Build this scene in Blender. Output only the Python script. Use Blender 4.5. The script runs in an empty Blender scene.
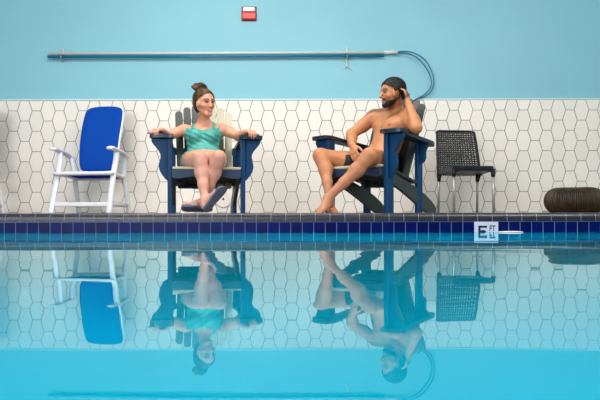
import bpy, bmesh, math, random
import numpy as np
from mathutils import Vector, Matrix, Euler
random.seed(4)
SC = bpy.context.scene
COL = SC.collection
PI = math.pi
F = 700.0           # focal length in pixels of the 600 px wide frame
HZ = 215.5          # row of the horizon
CH = 0.11           # eye height over the water (water z = 0)
DK = 0.127          # deck height

# ------------------------------------------------------------------ camera
cam = bpy.data.cameras.new('camera'); camo = bpy.data.objects.new('camera', cam); COL.objects.link(camo)
cam.sensor_width = 36.0; cam.lens = F/600*36; cam.shift_y = (HZ-200)/600.0; cam.clip_start = .02
camo.location = (0, 0, CH)
camo.matrix_world = Matrix.Translation((0, 0, CH)) @ Matrix.Rotation(math.radians(90), 4, 'X') @ Matrix.Rotation(math.radians(-0.1), 4, 'Z')
SC.camera = camo
# ------------------------------------------------------------------ world, lights, exposure
SC.view_settings.view_transform = 'Standard'; SC.view_settings.look = 'None'
SC.view_settings.exposure = 0.0; SC.view_settings.gamma = 1.0; SC.view_settings.use_curve_mapping = False
SC.cycles.caustics_reflective = False; SC.cycles.caustics_refractive = False
SC.cycles.max_bounces = 8
world = bpy.data.worlds.new('daylight'); SC.world = world; world.use_nodes = True
world.node_tree.nodes['Background'].inputs[0].default_value = (.86, .94, 1, 1)
world.node_tree.nodes['Background'].inputs[1].default_value = 0.3

def area(name, loc, target, sx, sy, power, color=(1, 1, 1), spread=180):
    l = bpy.data.lights.new(name, 'AREA'); l.shape = 'RECTANGLE'; l.size = sx; l.size_y = sy
    l.energy = power; l.color = color; l.spread = math.radians(spread)
    o = bpy.data.objects.new(name, l); COL.objects.link(o); o.location = loc
    d = Vector(target)-Vector(loc); o.rotation_euler = d.to_track_quat('-Z', 'Y').to_euler()
    return o
area('ceiling_lamp_light', (-.9, 5.2, 3.36), (-.9, 6.2, 0), 3.0, 1.0, 200, (1, .96, .9))
area('ceiling_lamp_light', (2.6, 3.2, 3.36), (2.2, 6, 0), 2.0, 1.2, 200, (1, .97, .92))
area('window_daylight', (-3.5, -2.4, 2.0), (-.3, 8, 1.0), 5.0, 2.2, 480, (.97, .98, 1))
area('pool_lamp_light', (0, -2.0, -.6), (0, 1.2, -1.45), 6.0, .6, 190, (.9, 1, 1), 75)  # unseen fill added under the water so the pool floor glows
area('pool_lamp_light', (-4.6, 1.0, -.6), (0, 1.6, -1.45), 2.6, .6, 52, (.9, 1, 1), 80)  # unseen side fill, added for the same glow
area('pool_lamp_light', (4.6, 1.0, -.6), (0, 1.6, -1.45), 2.6, .6, 52, (.9, 1, 1), 80)  # unseen side fill, added for the same glow

# ------------------------------------------------------------------ materials
def srgb(r, g, b):
    f = lambda c: c/12.92 if c <= .04045 else ((c+.055)/1.055)**2.4
    return (f(r/255), f(g/255), f(b/255), 1)
def mat(name, col, rough=.5, spec=.5, metal=0, noise=0, nscale=8, bump=0, bscale=60, sub=0, coat=0, stretch=None):
    m = bpy.data.materials.new(name); m.use_nodes = True
    nt = m.node_tree; b = nt.nodes['Principled BSDF']
    b.inputs['Base Color'].default_value = col; b.inputs['Roughness'].default_value = rough
    b.inputs['Metallic'].default_value = metal; b.inputs['Specular IOR Level'].default_value = spec
    b.inputs['Coat Weight'].default_value = coat
    if sub:
        b.inputs['Subsurface Weight'].default_value = sub; b.inputs['Subsurface Radius'].default_value = (.012, .005, .003); b.inputs['Subsurface Scale'].default_value = 1
    if noise or bump:
        tc = nt.nodes.new('ShaderNodeTexCoord'); src = tc.outputs['Object']
        if stretch:
            mp = nt.nodes.new('ShaderNodeMapping'); mp.inputs['Scale'].default_value = stretch
            nt.links.new(src, mp.inputs[0]); src = mp.outputs[0]
    if noise:
        n = nt.nodes.new('ShaderNodeTexNoise'); n.inputs['Scale'].default_value = nscale; n.inputs['Detail'].default_value = 4
        nt.links.new(src, n.inputs[0])
        mr = nt.nodes.new('ShaderNodeMapRange'); mr.inputs[1].default_value = .3; mr.inputs[2].default_value = .7
        mr.inputs[3].default_value = 1-noise; mr.inputs[4].default_value = 1+noise
        nt.links.new(n.outputs[0], mr.inputs[0])
        mx = nt.nodes.new('ShaderNodeMix'); mx.data_type = 'RGBA'; mx.blend_type = 'MULTIPLY'; mx.inputs[0].default_value = 1
        mx.inputs[6].default_value = col; nt.links.new(mr.outputs[0], mx.inputs[7])
        nt.links.new(mx.outputs[2], b.inputs['Base Color'])
    if bump:
        n = nt.nodes.new('ShaderNodeTexNoise'); n.inputs['Scale'].default_value = bscale; n.inputs['Detail'].default_value = 3
        nt.links.new(src, n.inputs[0])
        bp = nt.nodes.new('ShaderNodeBump'); bp.inputs['Strength'].default_value = bump; bp.inputs['Distance'].default_value = .004
        nt.links.new(n.outputs[0], bp.inputs['Height']); nt.links.new(bp.outputs[0], b.inputs['Normal'])
    return m
def island(name, c1, c2, rough=.4, coat=0, bump=0, bscale=40, noise=0.0, nscale=20):
    """colour varies a little from one tile (mesh island) to the next"""
    m = mat(name, c1, rough, coat=coat, bump=bump, bscale=bscale); nt = m.node_tree; b = nt.nodes['Principled BSDF']
    g = nt.nodes.new('ShaderNodeNewGeometry'); mx = nt.nodes.new('ShaderNodeMix'); mx.data_type = 'RGBA'
    mx.inputs[6].default_value = c1; mx.inputs[7].default_value = c2
    nt.links.new(g.outputs['Random Per Island'], mx.inputs[0])
    out = mx.outputs[2]
    if noise:
        n = nt.nodes.new('ShaderNodeTexNoise'); n.inputs['Scale'].default_value = nscale; n.inputs['Detail'].default_value = 4
        tc = nt.nodes.new('ShaderNodeTexCoord'); nt.links.new(tc.outputs['Object'], n.inputs[0])
        mr = nt.nodes.new('ShaderNodeMapRange'); mr.inputs[1].default_value = .3; mr.inputs[2].default_value = .7
        mr.inputs[3].default_value = 1-noise; mr.inputs[4].default_value = 1+noise; nt.links.new(n.outputs[0], mr.inputs[0])
        m2 = nt.nodes.new('ShaderNodeMix'); m2.data_type = 'RGBA'; m2.blend_type = 'MULTIPLY'; m2.inputs[0].default_value = 1
        nt.links.new(out, m2.inputs[6]); nt.links.new(mr.outputs[0], m2.inputs[7]); out = m2.outputs[2]
    nt.links.new(out, b.inputs['Base Color'])
    return m
def attr_mat(name, rough=.45, sub=.12):
    m = mat(name, (1, 1, 1, 1), rough, spec=.4, sub=sub); nt = m.node_tree
    a = nt.nodes.new('ShaderNodeAttribute'); a.attribute_name = 'Col'
    n = nt.nodes.new('ShaderNodeTexNoise'); n.inputs['Scale'].default_value = 14; n.inputs['Detail'].default_value = 5
    tc = nt.nodes.new('ShaderNodeTexCoord'); nt.links.new(tc.outputs['Object'], n.inputs[0])
    mr = nt.nodes.new('ShaderNodeMapRange'); mr.inputs[1].default_value = .3; mr.inputs[2].default_value = .7
    mr.inputs[3].default_value = .93; mr.inputs[4].default_value = 1.07; nt.links.new(n.outputs[0], mr.inputs[0])
    mx = nt.nodes.new('ShaderNodeMix'); mx.data_type = 'RGBA'; mx.blend_type = 'MULTIPLY'; mx.inputs[0].default_value = 1
    nt.links.new(a.outputs['Color'], mx.inputs[6]); nt.links.new(mr.outputs[0], mx.inputs[7])
    nt.links.new(mx.outputs[2], nt.nodes['Principled BSDF'].inputs['Base Color'])
    return m

M = {}
M['paint'] = mat('blue_wall_paint', srgb(128, 186, 200), .55, noise=.03, nscale=1.2, bump=.05, bscale=120)
M['ceil'] = mat('ceiling_paint', srgb(225, 228, 228), .8, noise=.02)
M['side'] = mat('side_wall_paint', srgb(176, 214, 224), .6, noise=.03)
M['hex'] = island('hexagon_tile', srgb(238, 229, 219), srgb(230, 222, 213), .5, bump=.03)
M['grout'] = mat('grey_green_grout', srgb(120, 132, 126), .8, noise=.1, nscale=30)
M['trimw'] = mat('pale_trim', srgb(208, 224, 226), .4, noise=.03)
M['deck'] = mat('deck_stone', srgb(140, 128, 122), .7, noise=.15, nscale=14, bump=.3)
M['coping'] = island('coping_tile', srgb(26, 28, 42), srgb(44, 40, 48), .32, bump=.5, bscale=90, noise=.3, nscale=60)
M['cgrout'] = mat('coping_grout', srgb(140, 145, 155), .8, noise=.1)
M['navy'] = island('navy_tile', srgb(0, 9, 76), srgb(0, 15, 94), .3); M['navy'].node_tree.nodes['Principled BSDF'].inputs['Specular IOR Level'].default_value = .15
M['ngrout'] = mat('pale_blue_grout', srgb(110, 140, 190), .7, noise=.05)
M['plaster'] = mat('pool_plaster', srgb(90, 220, 238), .8, noise=.06, nscale=2)
M['white'] = mat('white_resin', srgb(232, 232, 236), .35, noise=.02)
M['bluefab'] = mat('blue_mesh_fabric', srgb(0, 66, 160), .75, spec=.15, noise=.06, nscale=60, bump=.15, bscale=300)
M['navyp'] = mat('navy_lumber', srgb(0, 54, 94), .42, spec=.3, noise=.12, nscale=5, bump=.1, stretch=(1, 1, .2))
M['slate'] = mat('slate_lumber', srgb(50, 56, 54), .45, noise=.14, nscale=5, bump=.1)
M['armtop'] = mat('dark_slate_lumber', srgb(18, 32, 50), .4, noise=.12, nscale=5, bump=.1)
M['apron'] = mat('blue_slate_lumber', srgb(30, 50, 76), .42, noise=.12, nscale=5, bump=.1)
M['tan'] = mat('pale_sand_lumber', srgb(184, 178, 154), .5, noise=.08, nscale=6, bump=.1)  # sheen on some slats, put into the base colour as a paler tone
M['alu'] = mat('brushed_aluminium', srgb(175, 172, 168), .35, metal=.7, noise=.06, nscale=20)
M['black'] = mat('black_plastic', srgb(14, 18, 28), .4, spec=.3, noise=.08)
M['pole'] = mat('cream_pole', srgb(214, 212, 204), .35, noise=.04)
M['bpole'] = mat('deep_teal_pole', srgb(0, 112, 150), .3, noise=.08, nscale=2)
M['hose'] = mat('blue_hose', srgb(8, 92, 140), .35, noise=.06)
M['red'] = mat('red_plastic', srgb(222, 44, 34), .35, noise=.04)
M['dred'] = mat('dark_red_plastic', srgb(120, 22, 24), .4, noise=.04)
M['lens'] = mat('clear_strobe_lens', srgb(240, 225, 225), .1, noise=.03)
M['marker'] = mat('marker_tile_white', srgb(206, 216, 240), .2, noise=.03, coat=.3)
M['ink'] = mat('marker_ink', srgb(4, 18, 44), .4, noise=.03)
M['teal'] = mat('aqua_swim_fabric', srgb(64, 154, 144), .55, noise=.05, nscale=30, bump=.5, bscale=26, stretch=(.5, 1, 2.2))
M['shorts'] = mat('black_swim_fabric', srgb(22, 22, 28), .7, noise=.1, bump=.3)
M['skin'] = attr_mat('skin')
M['sole'] = mat('slate_foam_sole', srgb(72, 84, 100), .6, noise=.12, nscale=50, bump=.3, bscale=200)
M['strap'] = mat('silver_strap', srgb(150, 142, 150), .5, noise=.15, nscale=60, bump=.4, bscale=120)
M['gold'] = mat('gold_chain', srgb(190, 150, 110), .3, metal=.8, noise=.05)

def hair_mat(name, c1, c2, scale=30):
    m = mat(name, c1, .6, spec=.25); nt = m.node_tree
    tc = nt.nodes.new('ShaderNodeTexCoord'); mp = nt.nodes.new('ShaderNodeMapping'); mp.inputs['Scale'].default_value = (1, 1, .35)
    n = nt.nodes.new('ShaderNodeTexNoise'); n.inputs['Scale'].default_value = scale; n.inputs['Detail'].default_value = 6; n.inputs['Distortion'].default_value = .6
    nt.links.new(tc.outputs['Object'], mp.inputs[0]); nt.links.new(mp.outputs[0], n.inputs[0])
    r = nt.nodes.new('ShaderNodeValToRGB'); r.color_ramp.elements[0].color = c1; r.color_ramp.elements[1].color = c2
    r.color_ramp.elements[0].position = .4; r.color_ramp.elements[1].position = .68
    nt.links.new(n.outputs[0], r.inputs[0]); nt.links.new(r.outputs[0], nt.nodes['Principled BSDF'].inputs['Base Color'])
    bp = nt.nodes.new('ShaderNodeBump'); bp.inputs['Strength'].default_value = .7; bp.inputs['Distance'].default_value = .006
    nt.links.new(n.outputs[0], bp.inputs['Height']); nt.links.new(bp.outputs[0], nt.nodes['Principled BSDF'].inputs['Normal'])
    return m
M['hairw'] = hair_mat('brown_hair', srgb(32, 22, 16), srgb(104, 74, 44), 45)
M['hairm'] = hair_mat('black_hair', srgb(14, 12, 12), srgb(36, 30, 28), 60)

M['strand'] = mat('black_woven_strand', srgb(20, 19, 18), .35, noise=.3, nscale=40)
def wicker_mat():
    m = mat('woven_black_plastic', srgb(40, 38, 36), .42); nt = m.node_tree; b = nt.nodes['Principled BSDF']
    tc = nt.nodes.new('ShaderNodeTexCoord'); mp = nt.nodes.new('ShaderNodeMapping')
    mp.inputs['Rotation'].default_value = (PI/2, 0, 0)
    br = nt.nodes.new('ShaderNodeTexBrick'); br.inputs['Scale'].default_value = 1
    br.inputs['Brick Width'].default_value = .030; br.inputs['Row Height'].default_value = .021; br.inputs['Mortar Size'].default_value = .0045
    br.inputs['Mortar Smooth'].default_value = .4
    br.inputs['Color1'].default_value = srgb(58, 54, 50); br.inputs['Color2'].default_value = srgb(40, 38, 37); br.inputs['Mortar'].default_value = srgb(12, 11, 11)
    nt.links.new(tc.outputs['Object'], mp.inputs[0]); nt.links.new(mp.outputs[0], br.inputs[0])
    nt.links.new(br.outputs['Color'], b.inputs['Base Color'])
    bp = nt.nodes.new('ShaderNodeBump'); bp.invert = True; bp.inputs['Strength'].default_value = 1; bp.inputs['Distance'].default_value = .006
    nt.links.new(br.outputs['Fac'], bp.inputs['Height']); nt.links.new(bp.outputs[0], b.inputs['Normal'])
    return m
M['wicker'] = wicker_mat()
M['pouf'] = mat('brown_wicker_strand', srgb(58, 42, 24), .4, noise=.6, nscale=16, bump=.5, bscale=50)
M['pouf_in'] = mat('dark_wicker_core', srgb(16, 11, 7), .8, noise=.2)

def water_mat():
    m = bpy.data.materials.new('pool_water'); m.use_nodes = True; nt = m.node_tree; nt.nodes.clear()
    out = nt.nodes.new('ShaderNodeOutputMaterial'); mix = nt.nodes.new('ShaderNodeMixShader')
    gl = nt.nodes.new('ShaderNodeBsdfGlossy'); gl.inputs['Roughness'].default_value = .012; gl.inputs['Color'].default_value = (.72, .97, 1, 1)
    rf = nt.nodes.new('ShaderNodeBsdfRefraction'); rf.inputs['IOR'].default_value = 1.333; rf.inputs['Roughness'].default_value = .08
    rf.inputs['Color'].default_value = (.0, .62, .74, 1)
    fr = nt.nodes.new('ShaderNodeFresnel'); fr.inputs['IOR'].default_value = 1.333
    tc = nt.nodes.new('ShaderNodeTexCoord')
    def wave(sx, sy, det):
        mp = nt.nodes.new('ShaderNodeMapping'); mp.inputs['Scale'].default_value = (sx, sy, 1)
        n = nt.nodes.new('ShaderNodeTexNoise'); n.inputs['Scale'].default_value = 1; n.inputs['Detail'].default_value = det
        nt.links.new(tc.outputs['Object'], mp.inputs[0]); nt.links.new(mp.outputs[0], n.inputs[0]); return n.outputs[0]
    a, b = wave(1.3, 2.2, 1), wave(5, 9, 1)
    mu = nt.nodes.new('ShaderNodeMath'); mu.operation = 'MULTIPLY_ADD'; mu.inputs[1].default_value = .10
    nt.links.new(b, mu.inputs[0]); nt.links.new(a, mu.inputs[2])
    bp = nt.nodes.new('ShaderNodeBump'); bp.inputs['Strength'].default_value = 1; bp.inputs['Distance'].default_value = .0016
    nt.links.new(mu.outputs[0], bp.inputs['Height'])
    for s in (gl, rf, fr): nt.links.new(bp.outputs[0], s.inputs['Normal'])
    nt.links.new(fr.outputs[0], mix.inputs[0]); nt.links.new(rf.outputs[0], mix.inputs[1]); nt.links.new(gl.outputs[0], mix.inputs[2])
    nt.links.new(mix.outputs[0], out.inputs[0])
    return m
M['water'] = water_mat()

# ------------------------------------------------------------------ helpers
def obj(name, bm, m, parent=None, smooth=False):
    me = bpy.data.meshes.new(name); bmesh.ops.recalc_face_normals(bm, faces=bm.faces[:]); bm.to_mesh(me); bm.free()
    if smooth:
        for p in me.polygons: p.use_smooth = True
    if isinstance(m, (list, tuple)):
        for k in m: me.materials.append(k)
    else: me.materials.append(m)
    o = bpy.data.objects.new(name, me); COL.objects.link(o)
    if parent: o.parent = parent
    return o
def thing(name, label, cat, loc=(0, 0, 0), rotz=0, group=None):
    o = bpy.data.objects.new(name, None); COL.objects.link(o); o.empty_display_size = .1
    o.location = loc; o.rotation_euler = (0, 0, rotz); o['label'] = label; o['category'] = cat
    if group: o['group'] = group
    return o
def tag(o, label, cat, group=None):
    o['label'] = label; o['category'] = cat
    if group: o['group'] = group
    return o
def struct(name, bm, m, smooth=False):
    o = obj(name, bm, m, None, smooth); o['kind'] = 'structure'; return o
def add_box(bm, lo, hi, bev=0, mtx=None, seg=2):
    r = bmesh.ops.create_cube(bm, size=1); vs = r['verts']
    lo, hi = Vector(lo), Vector(hi); c = (lo+hi)/2; d = hi-lo
    for v in vs: v.co = Vector((v.co.x*d.x, v.co.y*d.y, v.co.z*d.z))+c
    if bev:
        es = list({e for v in vs for e in v.link_edges})
        r = bmesh.ops.bevel(bm, geom=es, offset=bev, segments=seg, profile=.5, affect='EDGES')
        vs = list({v for f in r['faces'] for v in f.verts} | {v for v in vs if v.is_valid})
    if mtx:
        for v in vs: v.co = mtx @ v.co
    return vs
def box(lo, hi, bev=0, mtx=None):
    bm = bmesh.new(); add_box(bm, lo, hi, bev, mtx); return bm
def add_prism(bm, pts, t, fn, bev=0):
    """pts: outline (u,v); fn(u,v,w)->xyz; thickness w from 0 to t"""
    a = [bm.verts.new(fn(u, v, 0)) for u, v in pts]; b = [bm.verts.new(fn(u, v, t)) for u, v in pts]
    n = len(pts); fs = [bm.faces.new(a), bm.faces.new(b[::-1])]
    for i in range(n): bm.faces.new((a[i], b[i], b[(i+1) % n], a[(i+1) % n]))
    if bev:
        es = list({e for f in fs for e in f.edges})
        bmesh.ops.bevel(bm, geom=es, offset=bev, segments=2, profile=.5, affect='EDGES')
    return bm
def prism(pts, t, fn, bev=0):
    return add_prism(bmesh.new(), pts, t, fn, bev)
def smooth_curve(pts, n=6, closed=False):
    """Catmull-Rom through the points"""
    P = [Vector(p) for p in pts]; L = len(P); out = []
    for i in range(L if closed else L-1):
        if closed: p0, p1, p2, p3 = P[i-1], P[i], P[(i+1) % L], P[(i+2) % L]
        else: p0, p1, p2, p3 = P[max(i-1, 0)], P[i], P[i+1], P[min(i+2, L-1)]
        for k in range(n):
            t = k/n
            out.append(.5*((2*p1)+(p2-p0)*t+(2*p0-5*p1+4*p2-p3)*t*t+(3*p1-p0-3*p2+p3)*t**3))
    if not closed: out.append(P[-1])
    return out
def add_tube(bm, pts, r, seg=10, flat=None, closed=False, up=Vector((0, 0, 1))):
    """tube along pts; r a number or one per point; flat=(a,b) oval radii"""
    P = [Vector(p) for p in pts]; n = len(P); rings = []
    for i in range(n):
        if closed: t = P[(i+1) % n]-P[i-1]
        else: t = P[min(i+1, n-1)]-P[max(i-1, 0)]
        t.normalize(); u = up if abs(t.dot(up)) < .95 else Vector((0, 1, 0))
        x = t.cross(u).normalized(); y = x.cross(t).normalized()
        ri = r[i] if isinstance(r, (list, tuple)) else r
        a, b = flat if flat else (ri, ri)
        rings.append([bm.verts.new(P[i]+x*math.cos(2*PI*k/seg)*a+y*math.sin(2*PI*k/seg)*b) for k in range(seg)])
    for i in range(n if closed else n-1):
        A, B = rings[i], rings[(i+1) % n]
        for k in range(seg): bm.faces.new((A[k], A[(k+1) % seg], B[(k+1) % seg], B[k]))
    if not closed: bm.faces.new(rings[0][::-1]); bm.faces.new(rings[-1])
    return bm
def tube(pts, r, seg=10, flat=None, closed=False, up=Vector((0, 0, 1))):
    return add_tube(bmesh.new(), pts, r, seg, flat, closed, up)
def P(px, py, D):
    return Vector(((px-300)*D/F, D, CH+(HZ-py)*D/F))
def copy_tree(o, parent=None):
    c = o.copy(); COL.objects.link(c)
    if parent: c.parent = parent
    for ch in o.children: copy_tree(ch, c)
    return c

# ------------------------------------------------------------------ the setting
WY = 7.95; PE = 4.67; HW = 5.0        # back wall, pool edge, half width
TOP = CH+(HZ-100.2)*(WY-.02)/F        # top of the tiled part
struct('wall_back', box((-HW-.2, WY, -.1), (HW+.2, WY+.2, 3.5)), M['paint'])
struct('wall_left', box((-HW-.2, -3, -.1), (-HW, WY, 3.5)), M['side'])
struct('wall_right', box((HW, -3, -.1), (HW+.2, WY, 3.5)), M['side'])
struct('ceiling', box((-HW-.2, -3, 3.42), (HW+.2, WY+.2, 3.6)), M['ceil'])
struct('floor', box((-HW-.2, PE+.1, -.1), (HW+.2, WY+.2, DK-.004)), M['deck'])
# hexagon tiles standing on a grout bed
struct('wall_back_grout', box((-HW, WY-.012, DK-.01), (HW, WY, TOP)), M['grout'])
bm = bmesh.new(); s = F/(WY-.02); pit = 11.6/s; hh = 20.35/s; fl = 4.05/s; mx = 7.35/s
x0 = (256.9-300)/s; g = .0033
def clip_z(poly, z, keep_below):
    out = []
    for i in range(len(poly)):
        a, b = poly[i-1], poly[i]
        ia = (a[1] <= z) if keep_below else (a[1] >= z); ib = (b[1] <= z) if keep_below else (b[1] >= z)
        if ia != ib:
            t = (z-a[1])/(b[1]-a[1]); out.append((a[0]+(b[0]-a[0])*t, z))
        if ib: out.append(b)
    return out
for c in range(-42, 48):
    cx = x0+c*pit
    if abs(cx) > HW-.1: continue
    for r in range(-1, 8):
        cz = TOP-hh*(r+.5)-(hh/2 if c % 2 else 0)
        k = (mx-g)/mx
        pl = [(cx-fl*k, cz+hh/2-g), (cx+fl*k, cz+hh/2-g), (cx+mx-g*1.1, cz), (cx+fl*k, cz-hh/2+g), (cx-fl*k, cz-hh/2+g), (cx-mx+g*1.1, cz)]
        pl = clip_z(clip_z(pl, TOP-g*.6, True), DK+.002, False)
        if len(pl) < 3 or max(p[1] for p in pl)-min(p[1] for p in pl) < .01: continue
        add_prism(bm, pl, .008, lambda u, v, w: (u, WY-.012-w, v))
struct('wall_back_tiles', bm, M['hex'])
struct('trim_1', box((-HW, WY-.03, TOP), (HW, WY, TOP+.014), .003), M['trimw'])

# pool
def coping_bm(z0, z1, y0, y1, pitch, gap, xs, bev):
    bm = bmesh.new(); x = xs
    while x < HW: 
        add_box(bm, (x+gap/2, y0, z0), (x+pitch-gap/2, y1, z1), bev, seg=3); x += pitch
    return bm
ct = 0.0985; tt = 0.0766
offc = (5.0-300)/150*1.0; offt = (3.5-300)/150
xs_c = offc-ct*32; xs_t = offt-tt*39
bm = bmesh.new(); x = xs_c; RR = .036
cp = [(PE+.2, .069), (PE, .069), (PE, DK-RR)]+[(PE+RR-RR*math.cos(a), DK-RR+RR*math.sin(a)) for a in [PI/2*i/8 for i in range(1, 9)]]+[(PE+.2, DK)]
while x < HW:
    add_prism(bm, cp, 1, lambda u, v, w: (x+.0022+w*(ct-.0044), u, v)); x += ct
struct('trim_2', bm, M['coping'])
RR = .036; cg = [(PE+.2, .0685), (PE+.002, .0685), (PE+.002, DK-RR)]+[(PE+RR-(RR-.002)*math.cos(a), DK-RR+(RR-.002)*math.sin(a)) for a in [PI/2*i/8 for i in range(1, 9)]]+[(PE+.2, DK-.002)]
struct('trim_2_grout', prism(cg, 1, lambda u, v, w: (-HW+2*HW*w, u, v)), M['cgrout'])
bm = bmesh.new()
for z1 in (.065, .065-.0785, .065-.157):
    x = xs_t
    while x < HW:
        add_box(bm, (x+.0018, PE+.004, z1-.0748), (x+tt-.0018, PE+.03, z1), .0015, seg=1); x += tt
struct('trim_3', bm, M['navy'])
struct('trim_3_grout', box((-HW, PE+.006, -.3), (HW, PE+.1, .069)), M['ngrout'])
bm = bmesh.new()
add_box(bm, (-HW, PE+.008, -1.6), (HW, PE+.1, -.12)); add_box(bm, (-HW, -3, -1.6), (HW, PE+.1, -1.45))
add_box(bm, (-HW-.2, -3, -1.6), (-HW, PE+.1, -.02)); add_box(bm, (HW, -3, -1.6), (HW+.2, PE+.1, -.02)); add_box(bm, (-HW, -3.1, -1.6), (HW, -2.8, 0.08))
struct('floor_pool', bm, M['plaster'])
bm = bmesh.new(); vs = [bm.verts.new(p) for p in ((-HW, -2.8, 0), (HW, -2.8, 0), (HW, PE+.02, 0), (-HW, PE+.02, 0))]; bm.faces.new(vs)
water = obj('pool_water', bm, M['water']); water['kind'] = 'stuff'; tag(water, 'calm turquoise pool water mirroring the chairs and tiled wall', 'water')

# ceiling lamp housings (out of frame, over the light they give)
bm = bmesh.new(); add_box(bm, (-2.45, 4.65, 3.38), (.65, 5.75, 3.42)); add_box(bm, (1.5, 2.5, 3.38), (3.7, 3.9, 3.42))
struct('trim_4', bm, M['white'])
# ------------------------------------------------------------------ things on the wall
ws = F/WY
def W(px, py, d=0): return P(px, py, WY-d)
t = thing('fire_alarm', 'small red fire alarm box with clear strobe high on the blue wall', 'alarm', W(249.5, 14))
w, h = 15/ws/2, 14.5/ws/2
obj('back_plate', box((-w, -.02, -h), (w, -.001, h), .006), M['dred'], t)
obj('housing', box((-w*.92, -.055, -h*.86), (w*.92, -.018, h*.10), .01), M['red'], t)
obj('strobe_lens', box((-w*.78, -.05, h*.22), (w*.78, -.018, h*.86), .012), M['lens'], t)
# poles
a, b = W(48, 53.2, .05), W(386, 52.6, .05)
t = thing('telescopic_pole', 'long cream pool pole hung level along the blue wall', 'pole', a)
obj('pole_tube', tube([(0, 0, 0), b-a], .0145, 12), M['pole'], t, True)
c = W(398, 52.4, .05)
obj('coupler', tube([b-a-Vector((.02, 0, 0)), c-a], .018, 12), M['pole'], t, True)
a = W(48, 56.7, .055)
t = tag(obj('vacuum_pole', tube([a, W(384, 55.6, .055)], .0155, 12), M['bpole'], None, True), 'deep teal pole hung just under the long cream pole', 'pole')
for (px, dang) in ((63.5, False), (347, True)):
    o0 = W(px, 50.5, 0)
    t = thing('pole_hook', 'metal wall hook near the left end of the cream pole' if not dang else 'metal wall hook with dangling cord left of the seated man\'s head', 'hook', o0, 0)
    L = (11 if not dang else 13)/ws
    obj('bracket', box((-.012, -.02, -L), (.012, -.001, .03), .003), M['alu'], t)
    z = -5.9/ws-.022
    pts = smooth_curve([(0, -.01, z-.022), (0, -.05, z-.03), (0, -.075, z-.01), (0, -.078, z+.015)], 5)
    obj('hook', tube(pts, .006, 8), M['alu'], t, True)
    if dang:
        bm = bmesh.new()
        add_tube(bm, smooth_curve([(0, -.022, -L+.02), (-.01, -.03, -L-.03), (-.02, -.02, -L-.05), (-.045, -.012, -L-.065)], 5), .0045, 6)
        add_tube(bm, smooth_curve([(0, -.022, -L+.02), (.008, -.03, -L-.035), (.03, -.02, -L-.055), (.06, -.012, -L-.075)], 5), .0045, 6)
        obj('cord', bm, M['pole'], t, True)
# hose: two loops of the same tube
bm = bmesh.new()
pa = [(396, 52.3), (404, 51.5), (414, 53), (425, 60), (432, 72), (434, 82), (431, 92), (424, 97), (417, 99), (409, 103), (404, 110)]
pb = [(398, 53.2), (405, 53), (413, 55.5), (421, 61.5), (428, 71), (431.5, 81), (430, 89), (424, 95), (417, 99), (409, 104), (403, 112)]
add_tube(bm, smooth_curve([W(x, y, .05+.0*i) for i, (x, y) in enumerate(pa)], 6), .0065, 8, up=Vector((0, 1, 0)))
add_tube(bm, smooth_curve([W(x, y, .07) for x, y in pb], 6), .0065, 8, up=Vector((0, 1, 0)))
tag(obj('vacuum_hose', bm, M['hose'], None, True), 'thin blue hose curling down from the right end of the wall pole', 'hose')
# round cover low on the wall
t = thing('wall_cover', 'round white cover plate low on the tiled wall behind the woman\'s feet', 'cover', W(223.5, 199, .02))
bm = bmesh.new(); bmesh.ops.create_cone(bm, cap_ends=True, segments=40, radius1=.098, radius2=.088, depth=.02, matrix=Matrix.Translation((0, -.01, 0)) @ Matrix.Rotation(PI/2, 4, 'X'))
obj('plate', bm, M['hex'], t)
bm = bmesh.new(); bmesh.ops.create_cone(bm, cap_ends=True, segments=16, radius1=.013, radius2=.009, depth=.01, matrix=Matrix.Translation((0, -.024, 0)) @ Matrix.Rotation(PI/2, 4, 'X'))
obj('screw', bm, M['black'], t)

# ------------------------------------------------------------------ depth marker on the pool edge
def text_mesh(body, size, loc, name, m, parent, sx=1, bold=0):
    cu = bpy.data.curves.new(name, 'FONT'); cu.body = body; cu.size = size; cu.extrude = .0006; cu.offset = bold
    tmp = bpy.data.objects.new(name, cu); COL.objects.link(tmp)
    bpy.context.view_layer.update()
    me = bpy.data.meshes.new_from_object(tmp.evaluated_get(bpy.context.evaluated_depsgraph_get()))
    bpy.data.objects.remove(tmp)
    for v in me.vertices: v.co = Vector((v.co.x*sx+loc[0], loc[1]-v.co.z, v.co.y+loc[2]))
    me.materials.clear(); me.materials.append(m)
    o = bpy.data.objects.new(name, me); COL.objects.link(o); o.parent = parent
    return o
yf = PE-.004; k = yf/F
mx0, mx1 = (474.3-300)*k, (498.3-300)*k; mzt = CH+(HZ-222.2)*k
t = thing('depth_marker', 'white depth marker tile reading 5 FT at the waterline below the black chair', 'sign', ((mx0+mx1)/2, yf, mzt))
hw = (mx1-mx0)/2
obj('tile_plate', box((-hw, -.001, -.155), (hw, .006, 0), .0015), M['marker'], t)
def mk(px, py): return ((px-300)*k-(mx0+mx1)/2, CH+(HZ-py)*k-mzt)
x5, z5 = mk(478.2, 226)
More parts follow.
